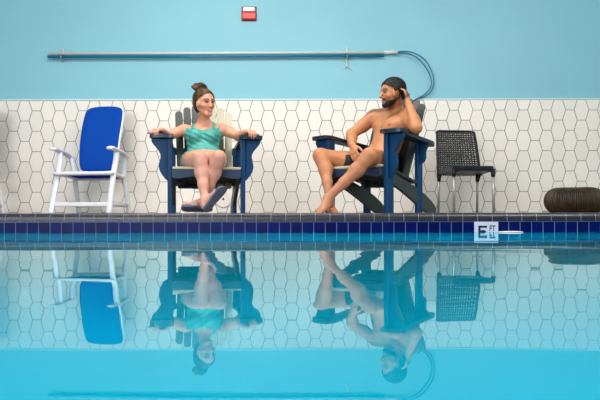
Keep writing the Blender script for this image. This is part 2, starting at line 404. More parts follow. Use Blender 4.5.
# a bold 5 drawn as an outline
five = bmesh.new(); fy = lambda u, v, w: (x5+u, -.001-w*.0012, z5+v)
add_prism(five, [(0, 0), (.058, 0), (.058, -.014), (0, -.014)], 1, fy)
add_prism(five, [(0, -.0142), (.015, -.0142), (.015, -.034), (0, -.048)], 1, fy)
arc = [(.030+.032*math.cos(a), -.062+.034*math.sin(a)) for a in [math.radians(q) for q in range(140, -151, -15)]]
arc2 = [(.029+.015*math.cos(a), -.062+.019*math.sin(a)) for a in [math.radians(q) for q in range(140, -151, -15)]]
for i in range(len(arc)-1):
    add_prism(five, [arc[i], arc[i+1], arc2[i+1], arc2[i]], 1, fy)
obj('digit', five, M['ink'], t)
xf, zf = mk(489.2, 231.3)
text_mesh('FT', .052, (xf, -.001, zf), 'letters', M['ink'], t, .74, .0012)
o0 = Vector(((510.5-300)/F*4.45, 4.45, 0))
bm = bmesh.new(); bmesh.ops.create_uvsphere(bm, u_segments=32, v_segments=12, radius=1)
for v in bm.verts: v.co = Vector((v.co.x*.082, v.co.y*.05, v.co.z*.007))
o = tag(obj('floating_disc', bm, M['lens'], None, True), 'thin white disc floating on the water beside the depth marker', 'disc'); o.location = o0+Vector((0, 0, .003))  # disc added on the water in place of a glare streak

# ------------------------------------------------------------------ adirondack chairs
def adirondack(label, loc, rz, right_sheen):
    t = thing('adirondack_chair', label, 'chair', loc, rz, 'navy adirondack chairs at the pool')
    nv, sl, tn = M['navyp'], M['slate'], M['tan']
    # front legs, rear posts, brackets, arms
    for s in (-1, 1):
        obj('leg', box((s*.292-.0175, 0, 0), (s*.292+.0175, .085, .598), .004), nv, t)
        obj('post', box((s*.262-.0165, .46, 0), (s*.262+.0165, .53, .57), .004), nv, t)
        bp = [(0, .598), (.126, .598), (.124, .572), (.108, .548), (.088, .525), (.068, .500), (.052, .475), (.050, .450), (.058, .425), (.066, .400), (.068, .372), (.060, .340), (.040, .305), (.016, .275), (0, .262)]
        obj('bracket', prism(bp, .03, lambda u, v, w: (s*(.31+u), .025+w, v), .003), nv, t)
        bq = [(0, .575), (.085, .575), (.082, .55), (.06, .525), (.045, .50), (.045, .475), (.05, .45), (.038, .415), (0, .39)]
        obj('bracket', prism(bq, .028, lambda u, v, w: (s*(.279+u), .48+w, v), .003), nv, t)
        ap = [(.262, -.022), (.30, -.032), (.385, -.03), (.435, -.015), (.448, .01), (.440, .06), (.405, .13), (.385, .25), (.372, .40), (.365, .52), (.345, .60), (.31, .635), (.275, .62), (.262, .55), (.268, .35), (.270, .15)]
        ap = [(p.x, p.y) for p in smooth_curve([(u, v, 0) for u, v in ap], 3, True)]
        def arm(u, v, w):
            z = .600-.055*max(0, (v-.05)/.55) if v > .05 else .600
            return (s*u, v, z+w)
        obj('armrest', prism(ap, .03, arm, .004), M['armtop'], t)
        # sloping side rail running to the floor behind
        rp = [(-.012, .285), (-.012, .33), (.02, .352), (.10, .335), (.22, .275), (.33, .245), (.45, .205), (.57, .155), (.67, .10), (.725, .06), (.745, .03), (.735, 0), (.62, 0), (.51, .045), (.40, .105), (.25, .175), (.10, .235)]
        obj('side_rail', prism(rp, .03, lambda u, v, w: (s*(.243+w), u, v), .004), sl, t)
    # front apron with an arched lower edge
    ar = [(-.2735, .345), (.2735, .345), (.2735, .285)]+[(.2735-.547*i/16, .268+.032*math.sin(PI*i/16)) for i in range(1, 16)]+[(-.2735, .285)]
    obj('apron', prism(ar, .022, lambda u, v, w: (u, -.036+w, v), .003), M['apron'], t)
    # seat slats
    for i in range(7):
        y = -.032+i*.072; z = .350-.011*0 if i == 0 else .352-.27*(y-.03)
        if i == 0: z = .350
        mt = Matrix.Translation((0, y, z)) @ Matrix.Rotation(0 if i == 0 else -.26, 4, 'X')
        obj('seat_slat', box((-.271, 0, 0), (.271, .064, .021), .005, mt), sl if i else tn, t)  # front slat takes the painted sheen tone
    # back slats fanned on two cross rails
    b0 = Vector((0, .385, .215)); lean = math.atan2(.27, .74)
    B = Matrix.Translation(b0) @ Matrix.Rotation(-lean, 4, 'X')
    hs = [.725, .775, .80, .812, .80, .775, .725]
    for i in range(7):
        q = i-3; ang = q*.010; x = q*.0665
        bow = -.010*(abs(q)/3)**2*1.0
        hw_ = .0315; H = hs[i]
        pl = [(-hw_*.95, 0), (hw_*.95, 0), (hw_, H-.03)]+[(hw_*math.cos(a), H-.03+.03*math.sin(a)) for a in [PI*j/8 for j in range(1, 8)]]+[(-hw_, H-.03)]
        R2 = B @ Matrix.Translation((x, bow*3, 0)) @ Matrix.Rotation(q*.06, 4, 'Z') @ Matrix.Rotation(ang, 4, 'Y')
        obj('back_slat', prism(pl, .02, lambda u, v, w: R2 @ Vector((u, w, v)), .004), tn if (right_sheen and q > 0) else sl, t)  # slats on the right take the painted sheen tone
    for z, hwid in ((.36, .285), (.045, .22)):
        obj('cross_rail', box((-hwid, .024, z-.03), (hwid, .046, z+.03), .004, B), nv, t)
    return t
adirondack('navy blue adirondack chair facing the pool with the woman sitting in it', (-.745, 5.6, DK), math.radians(10), True)
adirondack('navy blue adirondack chair turned sideways with the shirtless man sitting in it', (.43, 5.47, DK), math.radians(-43), False)

# ------------------------------------------------------------------ white resin armchair
def white_chair(label, loc, rz):
    t = thing('resin_armchair', label, 'chair', loc, rz)
    w = M['white']; X = Vector((1, 0, 0))
    for s in (-1, 1):
        obj('leg', tube(smooth_curve([(s*.31, -.01, 0), (s*.305, .05, .20), (s*.30, .13, .42), (s*.305, .17, .55), (s*.31, .18, .635)], 5), .02, 12, (.024, .030), up=X), w, t, True)
        obj('leg', tube(smooth_curve([(s*.285, .56, 0), (s*.282, .50, .2), (s*.28, .43, .42), (s*.30, .39, .63)], 5), .02, 12, (.020, .027), up=X), w, t, True)
        pts = smooth_curve([(s*.305, .02, .660), (s*.307, .06, .665), (s*.31, .14, .655), (s*.312, .30, .635), (s*.305, .43, .60)], 5)
        obj('armrest', tube(pts, [.02]*len(pts), 14, (.038, .019)), w, t, True)
        obj('side_stretcher', tube([(s*.30, .015, .10), (s*.283, .52, .10)], .02, 10, (.014, .022)), w, t, True)
    obj('front_stretcher', box((-.31, .0, .075), (.31, .035, .12), .010), w, t)
    obj('front_stretcher', box((-.285, .51, .075), (.285, .54, .115), .010), w, t)
    bm = bmesh.new()
    add_tube(bm, smooth_curve([(-.27, .07, .412), (.27, .07, .412), (.29, .10, .412), (.275, .30, .40), (.255, .46, .385), (.2, .485, .38), (-.2, .485, .38), (-.255, .46, .385), (-.275, .30, .40), (-.29, .10, .412)], 3, True), .02, 10, (.026, .02), True)
    obj('seat_frame', bm, w, t, True)
    bm = bmesh.new(); n = 12; G = []
    for i in range(n+1):
        row = []
        for j in range(n+1):
            u, v = i/n, j/n; y = .09+.37*v
            row.append(bm.verts.new(((u-.5)*.51, y, .416-.035*v-.022*math.sin(PI*u)*math.sin(PI*v))))
        G.append(row)
    for i in range(n):
        for j in range(n): bm.faces.new((G[i][j], G[i+1][j], G[i+1][j+1], G[i][j+1]))
    r = bmesh.ops.solidify(bm, geom=bm.faces[:], thickness=.008)
    obj('seat_sling', bm, M['bluefab'], t, True)
    # back: oval-cornered frame with a blue mesh panel
    lean = math.atan2(.20, .66); B = Matrix.Translation((-.025, .44, .425)) @ Matrix.Rotation(-lean, 4, 'X')
    def outline(k):
        q = [(-.175, .055), (-.10, .03), (.10, .03), (.175, .055), (.205, .20), (.216, .42), (.214, .64), (.192, .735), (.10, .770), (-.10, .770), (-.192, .735), (-.214, .64), (-.216, .42), (-.205, .20)]
        return [B @ Vector((x*(1-k/.21), -.03*math.sin(PI*min(z/.77,1))+.0, .35+(z-.35)*(1-k/.35))) for x, z in q]
    obj('back_frame', tube(smooth_curve(outline(0), 4, True), .014, 12, (.017, .021), True, up=Vector((0, 1, 0))), w, t, True)
    ol = smooth_curve(outline(-.004), 4, True)
    bm = bmesh.new(); nrm = B.to_3x3() @ Vector((0, 1, 0))
    cen = sum(ol, Vector())/len(ol); rings = []
    for lv, off in ((1, -.004), (1, -.022), (.93, -.030), (.6, -.034), (.25, -.036)):
        rings.append([bm.verts.new(cen+(p-cen)*lv+nrm*(off)) for p in ol])
    for A_, B_ in zip(rings, rings[1:]):
        for i in range(len(ol)): bm.faces.new((A_[i-1], A_[i], B_[i], B_[i-1]))
    bm.faces.new(rings[-1]); bm.faces.new(rings[0][::-1])
    obj('back_panel', bm, M['bluefab'], t, True)
    return t
wc = white_chair('white resin armchair seen whole, its blue mesh back in full view', (-2.20, 7.0, DK), math.radians(-9))
wc['group'] = 'white resin armchairs by the tiled wall'
w2 = copy_tree(wc); w2.location.x -= 1.35; w2['label'] = 'white resin armchair cut off by the left edge, only an arm and leg showing'

# ------------------------------------------------------------------ black woven chair
def woven_chair(label, loc, rz):
    t = thing('woven_chair', label, 'chair', loc, rz)
    def bpt(u, v):     # back shell: u across -1..1, v up 0..1
        hw_ = .235-.014*v-.012*v*v; z = .40+v*.49
        y = .40+.085*v+.025*v*v-.045*(1-abs(u)**2)*-.6-.02*abs(u)**3
        return Vector((u*hw_, y, z-.012*abs(u)**4*v))
    bm = bmesh.new()
    for i in range(17):
        u = -.94+1.88*i/16
        pts = [bpt(u, j/40)+Vector((0, .006+.004*(1 if (i+j) % 2 else -1), 0)) for j in range(41)]
        add_tube(bm, pts, .008, 6, (.0085, .0035), up=Vector((0, 1, 0)))
    obj('backrest', bm, M['strand'], t, True)
    bm = bmesh.new()
    for j in range(20):
        v = .03+j/20.5
        pts = [bpt(-.96+1.92*i/48, v)+Vector((0, .006-.005*(1 if (i//3+j) % 2 else -1), 0)) for i in range(49)]
        add_tube(bm, pts, .0072, 6, (.0035, .0094))
    obj('back_weave', bm, M['strand'], t, True)
    rim = [bpt(-1, 0), bpt(-1, .3), bpt(-1, .6), bpt(-1, .9), bpt(-.95, 1), bpt(-.5, 1), bpt(0, 1), bpt(.5, 1), bpt(.95, 1), bpt(1, .9), bpt(1, .6), bpt(1, .3), bpt(1, 0)]
    obj('back_rim', tube(smooth_curve([p+Vector((0, .008, 0)) for p in rim], 4), .014, 8, (.011, .015), up=Vector((0, 1, 0))), M['black'], t, True)
    sp = [(-.215, 0), (-.20, -.02), (.20, -.02), (.215, 0), (.225, .20), (.232, .42), (-.232, .42), (-.225, .20)]
    obj('seat', prism(sp, .05, lambda u, v, w: (u, v, .428+w-.02*(v/.42)), .012), M['black'], t)
    # aprons sweeping down to the leg sockets
    hang = [(-.21, .45), (.21, .45), (.21, .412), (.19, .412), (.165, .425), (.10, .438), (-.10, .438), (-.165, .425), (-.19, .412), (-.21, .412)]
    obj('apron', prism(hang, .02, lambda u, v, w: (u, -.018+w, v), .003), M['black'], t)
    for s in (-1, 1):
        sd = [(.0, .45), (.42, .44), (.43, .34), (.40, .34), (.36, .40), (.25, .425), (.10, .43), (.05, .42), (.02, .39), (0, .39)]
        obj('apron', prism(sd, .02, lambda u, v, w: (s*(.205+w), u, v), .003), M['black'], t)
        obj('leg', tube([(s*.205, .0, .42), (s*.208, -.012, 0)], .0135, 14), M['alu'], t, True)
        obj('leg', tube([(s*.212, .415, .42), (s*.215, .435, 0)], .0135, 14), M['alu'], t, True)
        obj('leg_socket', tube([(s*.205, .0, .45), (s*.206, -.003, .385), (s*.206, -.004, .368)], [.024, .022, .018], 12), M['black'], t, True)
        obj('leg_socket', tube([(s*.212, .412, .43), (s*.213, .42, .34)], [.025, .019], 12), M['black'], t, True)
    return t
woven_chair('black woven plastic chair on thin metal legs beside the seated man', (1.74, 7.02, DK), math.radians(8))

# ------------------------------------------------------------------ wicker pouf
c = P(574.5, 213, 7.35); c.z = DK
t = thing('wicker_pouf', 'low round brown wicker pouf at the foot of the tiled wall', 'pouf', c)
Rp, Hp = .300, .264
def prof(k, infl=0):   # half profile of the bulging side
    a = -PI/2+PI*k; e = .95
    r = Rp-.13+(.13+infl)*abs(math.cos(a))**e; z = Hp/2+(Hp/2+infl)*math.copysign(abs(math.sin(a))**.97, math.sin(a))
    return r, z
bm = bmesh.new(); rings = []
for k in range(21):
    r, z = prof(k/20, -.008); rings.append([bm.verts.new((r*math.cos(2*PI*j/72), r*math.sin(2*PI*j/72), z)) for j in range(72)])
for A_, B_ in zip(rings, rings[1:]):
    for j in range(72): bm.faces.new((A_[j-1], A_[j], B_[j], B_[j-1]))
bm.faces.new(rings[0][::-1]); bm.faces.new(rings[-1])
obj('core', bm, M['pouf_in'], t, True)
bm = bmesh.new(); N = 96
for j in range(N):
    a = 2*PI*j/N+random.uniform(-.008, .008); pts = []
    for k in range(15):
        r, z = prof(.02+.96*k/14, random.uniform(-.002, .002)); pts.append((r*math.cos(a), r*math.sin(a), z))
    add_tube(bm, pts, .0068, 6, up=Vector((math.sin(a), -math.cos(a), .01)))
o = obj('strands', bm, M['pouf'], t, True)
bm = bmesh.new()
for q in range(5):
    rr = .17-q*.035; add_tube(bm, [(rr*math.cos(2*PI*j/40), rr*math.sin(2*PI*j/40), Hp-.004) for j in range(40)], .006, 6, closed=True)
obj('top_weave', bm, M['pouf'], t, True)
#INSERT_PEOPLE
# ------------------------------------------------------------------ bodies grown as one smooth surface from a distance field
class Field:
    def __init__(s, lo, hi, h):
        s.lo = np.array(lo, np.float32); s.h = h
        s.n = [int((b-a)/h)+1 for a, b in zip(lo, hi)]
        s.ax = [s.lo[i]+h*np.arange(s.n[i], dtype=np.float32) for i in range(3)]
    def new(s): return np.full(s.n, 9.0, np.float32)
    def region(s, lo, hi):
        a = [max(0, int(math.floor((lo[i]-s.lo[i])/s.h))) for i in range(3)]
        b = [min(s.n[i], int(math.ceil((hi[i]-s.lo[i])/s.h))+1) for i in range(3)]
        sl = tuple(slice(x, max(x, y)) for x, y in zip(a, b))
        return sl, s.ax[0][sl[0]][:, None, None], s.ax[1][sl[1]][None, :, None], s.ax[2][sl[2]][None, None, :]
def smin(a, b, k):
    if k <= 0: return np.minimum(a, b)
    h = np.maximum(k-np.abs(a-b), 0)/k
    return np.minimum(a, b)-h*h*k*.25
def cone(Fd, A, a, b, ra, rb, k=.02, sub=False):
    """tapered limb segment from a to b"""
    a, b = Vector(a), Vector(b); m = max(ra, rb)+k+.04
    sl, X, Y, Z = Fd.region([min(a[i], b[i])-m for i in range(3)], [max(a[i], b[i])+m for i in range(3)])
    if 0 in A[sl].shape: return
    d = b-a; L2 = max(d.length_squared, 1e-9)
    px, py, pz = X-a.x, Y-a.y, Z-a.z
    t = np.clip((px*d.x+py*d.y+pz*d.z)/L2, 0, 1)
    q = np.sqrt((px-t*d.x)**2+(py-t*d.y)**2+(pz-t*d.z)**2)-(ra+(rb-ra)*t)
    A[sl] = smin(A[sl], q, k)
def ell(Fd, A, M4, c, r, k=.02, cut=False):
    """ellipsoid, centre c and radii r in the frame M4"""
    M4 = M4 @ Matrix.Translation(c); o = M4.translation; R = M4.to_3x3(); m = max(r)+k+.04
    sl, X, Y, Z = Fd.region([o[i]-m for i in range(3)], [o[i]+m for i in range(3)])
    if 0 in A[sl].shape: return
    px, py, pz = X-o.x, Y-o.y, Z-o.z
    u = (R[0][0]*px+R[1][0]*py+R[2][0]*pz); v = (R[0][1]*px+R[1][1]*py+R[2][1]*pz); w = (R[0][2]*px+R[1][2]*py+R[2][2]*pz)
    k0 = np.sqrt((u/r[0])**2+(v/r[1])**2+(w/r[2])**2); k1 = np.sqrt((u/r[0]**2)**2+(v/r[1]**2)**2+(w/r[2]**2)**2)
    q = k0*(k0-1)/np.maximum(k1, 1e-6)
    if cut: A[sl] = -smin(-A[sl], q, k)
    else: A[sl] = smin(A[sl], q, k)
def surface(Fd, A, name, m, parent, tone=None):
    """surface nets"""
    S = A < 0; n = A.shape
    c = np.zeros([x-1 for x in n], np.uint8)
    for i in (0, 1):
        for j in (0, 1):
            for k in (0, 1): c += S[i:n[0]-1+i, j:n[1]-1+j, k:n[2]-1+k]
    act = (c > 0) & (c < 8); idx = np.argwhere(act)
    ID = np.full(act.shape, -1, np.int64); ID[act] = np.arange(len(idx))
    corners = np.array([(i, j, k) for i in (0, 1) for j in (0, 1) for k in (0, 1)])
    vals = np.stack([A[idx[:, 0]+i, idx[:, 1]+j, idx[:, 2]+k] for i, j, k in corners], 1)
    acc = np.zeros((len(idx), 3)); cnt = np.zeros(len(idx))
    for a in range(8):
        for b in range(a+1, 8):
            if np.abs(corners[a]-corners[b]).sum() != 1: continue
            va, vb = vals[:, a], vals[:, b]; cr = (va < 0) != (vb < 0)
            t = np.where(cr, va/np.where(cr, va-vb, 1), 0)
            p = corners[a]+(corners[b]-corners[a])*t[:, None]
            acc += np.where(cr[:, None], p, 0); cnt += cr
    V = (idx+acc/cnt[:, None])*Fd.h+Fd.lo
    quads = []
    for ax in range(3):
        sl0 = [slice(None)]*3; sl1 = [slice(None)]*3; sl0[ax] = slice(0, n[ax]-1); sl1[ax] = slice(1, n[ax])
        a_, b_ = S[tuple(sl0)], S[tuple(sl1)]; e = np.argwhere(a_ != b_)
        o1, o2 = [(1, 2), (2, 0), (0, 1)][ax]
        e = e[(e[:, o1] > 0) & (e[:, o2] > 0) & (e[:, o1] < n[o1]-1) & (e[:, o2] < n[o2]-1)]
        inside = a_[e[:, 0], e[:, 1], e[:, 2]]
        def at(d1, d2):
            q = e.copy(); q[:, o1] -= d1; q[:, o2] -= d2; return ID[q[:, 0], q[:, 1], q[:, 2]]
        q = np.stack([at(1, 1), at(0, 1), at(0, 0), at(1, 0)], 1)
        q[~inside] = q[~inside][:, ::-1]; quads.append(q)
    Q = np.concatenate(quads); Q = Q[(Q >= 0).all(1)]
    origin = np.array(parent.location) if parent else np.zeros(3)
    me = bpy.data.meshes.new(name); me.from_pydata((V-origin).tolist(), [], Q.tolist()); me.validate()
    for p in me.polygons: p.use_smooth = True
    me.materials.append(m)
    if tone is not None:
        C = np.ones((len(V), 4), np.float32); C[:, :3] = tone(V)
        at_ = me.color_attributes.new('Col', 'FLOAT_COLOR', 'POINT'); at_.data.foreach_set('color', C.ravel())
    o = bpy.data.objects.new(name, me); COL.objects.link(o); o.parent = parent
    return o
def frame(o, yaxis, zhint):
    """frame whose y runs along yaxis and z close to zhint"""
    y = Vector(yaxis).normalized(); x = y.cross(Vector(zhint)).normalized(); z = x.cross(y)
    return Matrix((x, y, z)).transposed().to_4x4() if False else Matrix.Translation(o) @ Matrix(((x.x, y.x, z.x), (x.y, y.y, z.y), (x.z, y.z, z.z))).to_4x4()
NAILS = []; 
def hand(Fd, A, M4, thumb, curl, spread=.10, sc=1.0, tcurl=.3, tout=.75, store=None):
    """M4: wrist frame, y along the fingers, z = back of the hand; thumb=+1 puts the thumb on +x. curl = bend in radians of each joint"""
    H = Fd.new(); T = lambda x, y, z: M4 @ Vector((x*thumb*sc, y*sc, z*sc))
    cone(Fd, H, T(0, -.03, 0), T(0, .01, 0), .024*sc, .023*sc, .01)
    for x in (-.026, -.009, .009, .025): cone(Fd, H, T(x*.55, .012, 0), T(x, .078, .002), .014*sc, .0115*sc, .012)
    cone(Fd, H, T(.014, .015, -.006), T(.028, .045, -.008), .017*sc, .013*sc, .012)
    out = Fd.new()
    for i, (x, L) in enumerate(((.027, .068), (.009, .076), (-.009, .070), (-.026, .055))):
        cv = curl[i] if isinstance(curl, (list, tuple)) else curl
        Fg = Fd.new(); p = Vector((x, .078, .002)); a = 0; sp = (x/.027)*spread; pts = [p.copy()]
        for j, f in enumerate((.45, .31, .24)):
            a += cv*(.8, 1.0, .7)[j]
            d = Vector((math.sin(sp)*math.cos(a), math.cos(sp)*math.cos(a), -math.sin(a)))
            p = p+d*L*f; pts.append(p.copy())
        rr = (.0092, .0086, .0078, .0068)
        for j in range(3): cone(Fd, Fg, T(*pts[j]), T(*pts[j+1]), rr[j]*sc, rr[j+1]*sc, .003)
        if store is not None: store.append((T(*(pts[3]+Vector((0, 0, .004)))), .0075))
        out = np.minimum(out, Fg)
    H = smin(H, out, .006)
    Tm = Fd.new(); p0 = Vector((.022, .022, -.006)); p1 = p0+Vector((math.sin(tout)*.036, math.cos(tout)*.036, -.010)); p2 = p1+Vector((math.sin(tout-tcurl)*.030, math.cos(tout-tcurl)*.030, -.006)); p3 = p2+Vector((math.sin(tout-1.5*tcurl)*.024, math.cos(tout-1.5*tcurl)*.024, -.003))
    for a, b, r1, r2 in ((p0, p1, .014, .0112), (p1, p2, .0108, .0096), (p2, p3, .0096, .0076)): cone(Fd, Tm, T(*a), T(*b), r1*sc, r2*sc, .004)
    if store is not None: store.append((T(*(p3+Vector((0, 0, .004)))), .008))
    H = smin(H, Tm, .006)
    np.minimum(A, 9, out=A); A[...] = smin(A, H, .012)
def foot(Fd, A, M4, big, sc=1.0, curl=.1):
    """M4: ankle frame, y towards the toes, z up the shin side of the foot; big=+1 puts the big toe on +x"""
    T = lambda x, y, z: M4 @ Vector((x*big*sc, y*sc, z*sc)); H = Fd.new()
    cone(Fd, H, T(0, -.035, -.050), T(0, -.02, -.01), .030*sc, .030*sc, .02)
    cone(Fd, H, T(0, -.03, -.052), T(.002, .03, -.045), .029*sc, .027*sc, .02)
    cone(Fd, H, T(0, -.005, -.005), T(.008, .085, -.040), .033*sc, .022*sc, .03)
    cone(Fd, H, T(.018, .04, -.045), T(.028, .125, -.060), .024*sc, .019*sc, .02)
    cone(Fd, H, T(-.014, .02, -.055), T(-.026, .11, -.064), .022*sc, .015*sc, .02)
    cone(Fd, H, T(.0, .05, -.048), T(.0, .12, -.060), .024*sc, .016*sc, .02)
    for i, (x, y0, L, r) in enumerate(((.029, .135, .040, .0135), (.010, .137, .034, .0092), (-.005, .131, .030, .0088), (-.019, .122, .026, .0082), (-.032, .112, .022, .0080))):
        Fg = Fd.new(); cone(Fd, Fg, T(x, y0-.01, -.064), T(x*1.03, y0+L*.5, -.062), r*sc*1.05, r*sc, .004); cone(Fd, Fg, T(x*1.03, y0+L*.5, -.062), T(x*1.03, y0+L, -.062-curl*.08), r*sc, r*sc*.85, .004)
        H = smin(H, Fg, .003)
    for s in (-1, 1): ell(Fd, H, M4, (s*.026*sc, -.004*sc, 0), (.010*sc, .014*sc, .016*sc), .012)
    A[...] = smin(A, H, .02)
def head(Fd, A, M4, jaw=1.0, nose=1.0, sc=1.0):
    """M4: head frame, origin between the ears, x to the head's right, y forward, z up"""
    H = Fd.new(); r = lambda *q: tuple(v*sc for v in q); c = r
    ell(Fd, H, M4, c(0, -.012, .042), r(.074, .094, .080), .02)
    ell(Fd, H, M4, c(0, .030, .010), r(.064, .062, .070), .03)
    ell(Fd, H, M4, c(0, .034, -.046), r(.050*jaw, .052, .052), .03)
    ell(Fd, H, M4, c(0, .070, -.092), r(.024*jaw, .020, .018), .025)
    for s in (-1, 1):
        cone(Fd, H, M4 @ Vector(c(s*.055*jaw, .0, -.045)), M4 @ Vector(c(s*.018, .068, -.090)), .013*sc, .013*sc, .025)     # jaw line
        ell(Fd, H, M4, c(s*.040, .062, -.022), r(.022, .018, .018), .018)                                  # cheek
        ell(Fd, H, M4, c(s*.030, .098, .012), r(.019, .014, .012), .012, cut=True)                          # socket
        ell(Fd, H, M4, c(s*.030, .076, .010), r(.0135, .0125, .0115), .004)                                  # eye with lid
        cone(Fd, H, M4 @ Vector(c(s*.014, .091, .026)), M4 @ Vector(c(s*.046, .078, .027)), .006*sc, .005*sc, .010)     # brow
        E = Fd.new(); ell(Fd, E, M4 @ Matrix.Rotation(s*.3, 4, 'Z'), c(s*.079, .0, -.006), r(.0095, .020, .032), 0)
        ell(Fd, E, M4, c(s*.091, .006, -.002), r(.006, .009, .016), .006, cut=True)
        H = smin(H, E, .008)
        ell(Fd, H, M4, c(s*.009, .100, -.031), r(.007, .008, .006), .006)
    cone(Fd, H, M4 @ Vector(c(0, .089, .018)), M4 @ Vector(c(0, .108*nose, -.024)), .007*sc, .0105*sc, .010)
    ell(Fd, H, M4, c(0, .092, -.056), r(.021, .010, .0055), .006)
    ell(Fd, H, M4, c(0, .090, -.067), r(.018, .010, .0065), .006)
    ell(Fd, H, M4, c(0, .104, -.0615), r(.020, .008, .0016), .002, cut=True)
    return H
def local(M4, V):
    R = np.array(M4.to_3x3()); return (V-np.array(M4.translation)) @ R
def blend(C, mask, col): C[:] = C*(1-mask[:, None])+np.array(col)[None, :]*mask[:, None]
def soft(q, w): return np.clip(.5-q/w, 0, 1)
def face_tone(C, V, HM, sc, lip, brow, iris, smile=.0):
    L = local(HM, V)/sc; x, y, z = L[:, 0], L[:, 1], L[:, 2]; ax = np.abs(x); fr = y > .05
    base = C[0].copy(); blend(C, soft(np.hypot(ax-.045, (z+.026)*1.1)-.016, .02)*fr*.5, base*np.array([1.0, .78, .74]))
    blend(C, soft(np.hypot(ax/.024, (z+.0615-smile*ax*ax*14)/.010)-1, .4)*fr*(y > .07), lip)
    blend(C, soft(np.hypot(ax/.013, (z+.0612-smile*ax*ax*14)/.0032)-1, .5)*fr*(y > .07)*(1 if smile else 0), (.8, .76, .72))
    bz = z-.029-.004*np.sin((ax-.012)/.036*PI)
    blend(C, soft(np.maximum(np.abs(bz)-.0055, np.abs(ax-.031)-.021), .004)*fr, brow)
    ez = z-.010
    blend(C, soft(np.hypot((ax-.030)/.0175, ez/.0095)-1, .3)*fr, (.03, .02, .018))
    blend(C, soft(np.hypot((ax-.030)/.0125, (ez+.0004)/.0042)-1, .3)*fr*.6, (.6, .57, .55))
    blend(C, soft(np.hypot((ax-.030), ez)-.0062, .002)*fr, iris)

def rel(t, v):   # plain tuple helpers
    return Vector(v)
RH = .0052

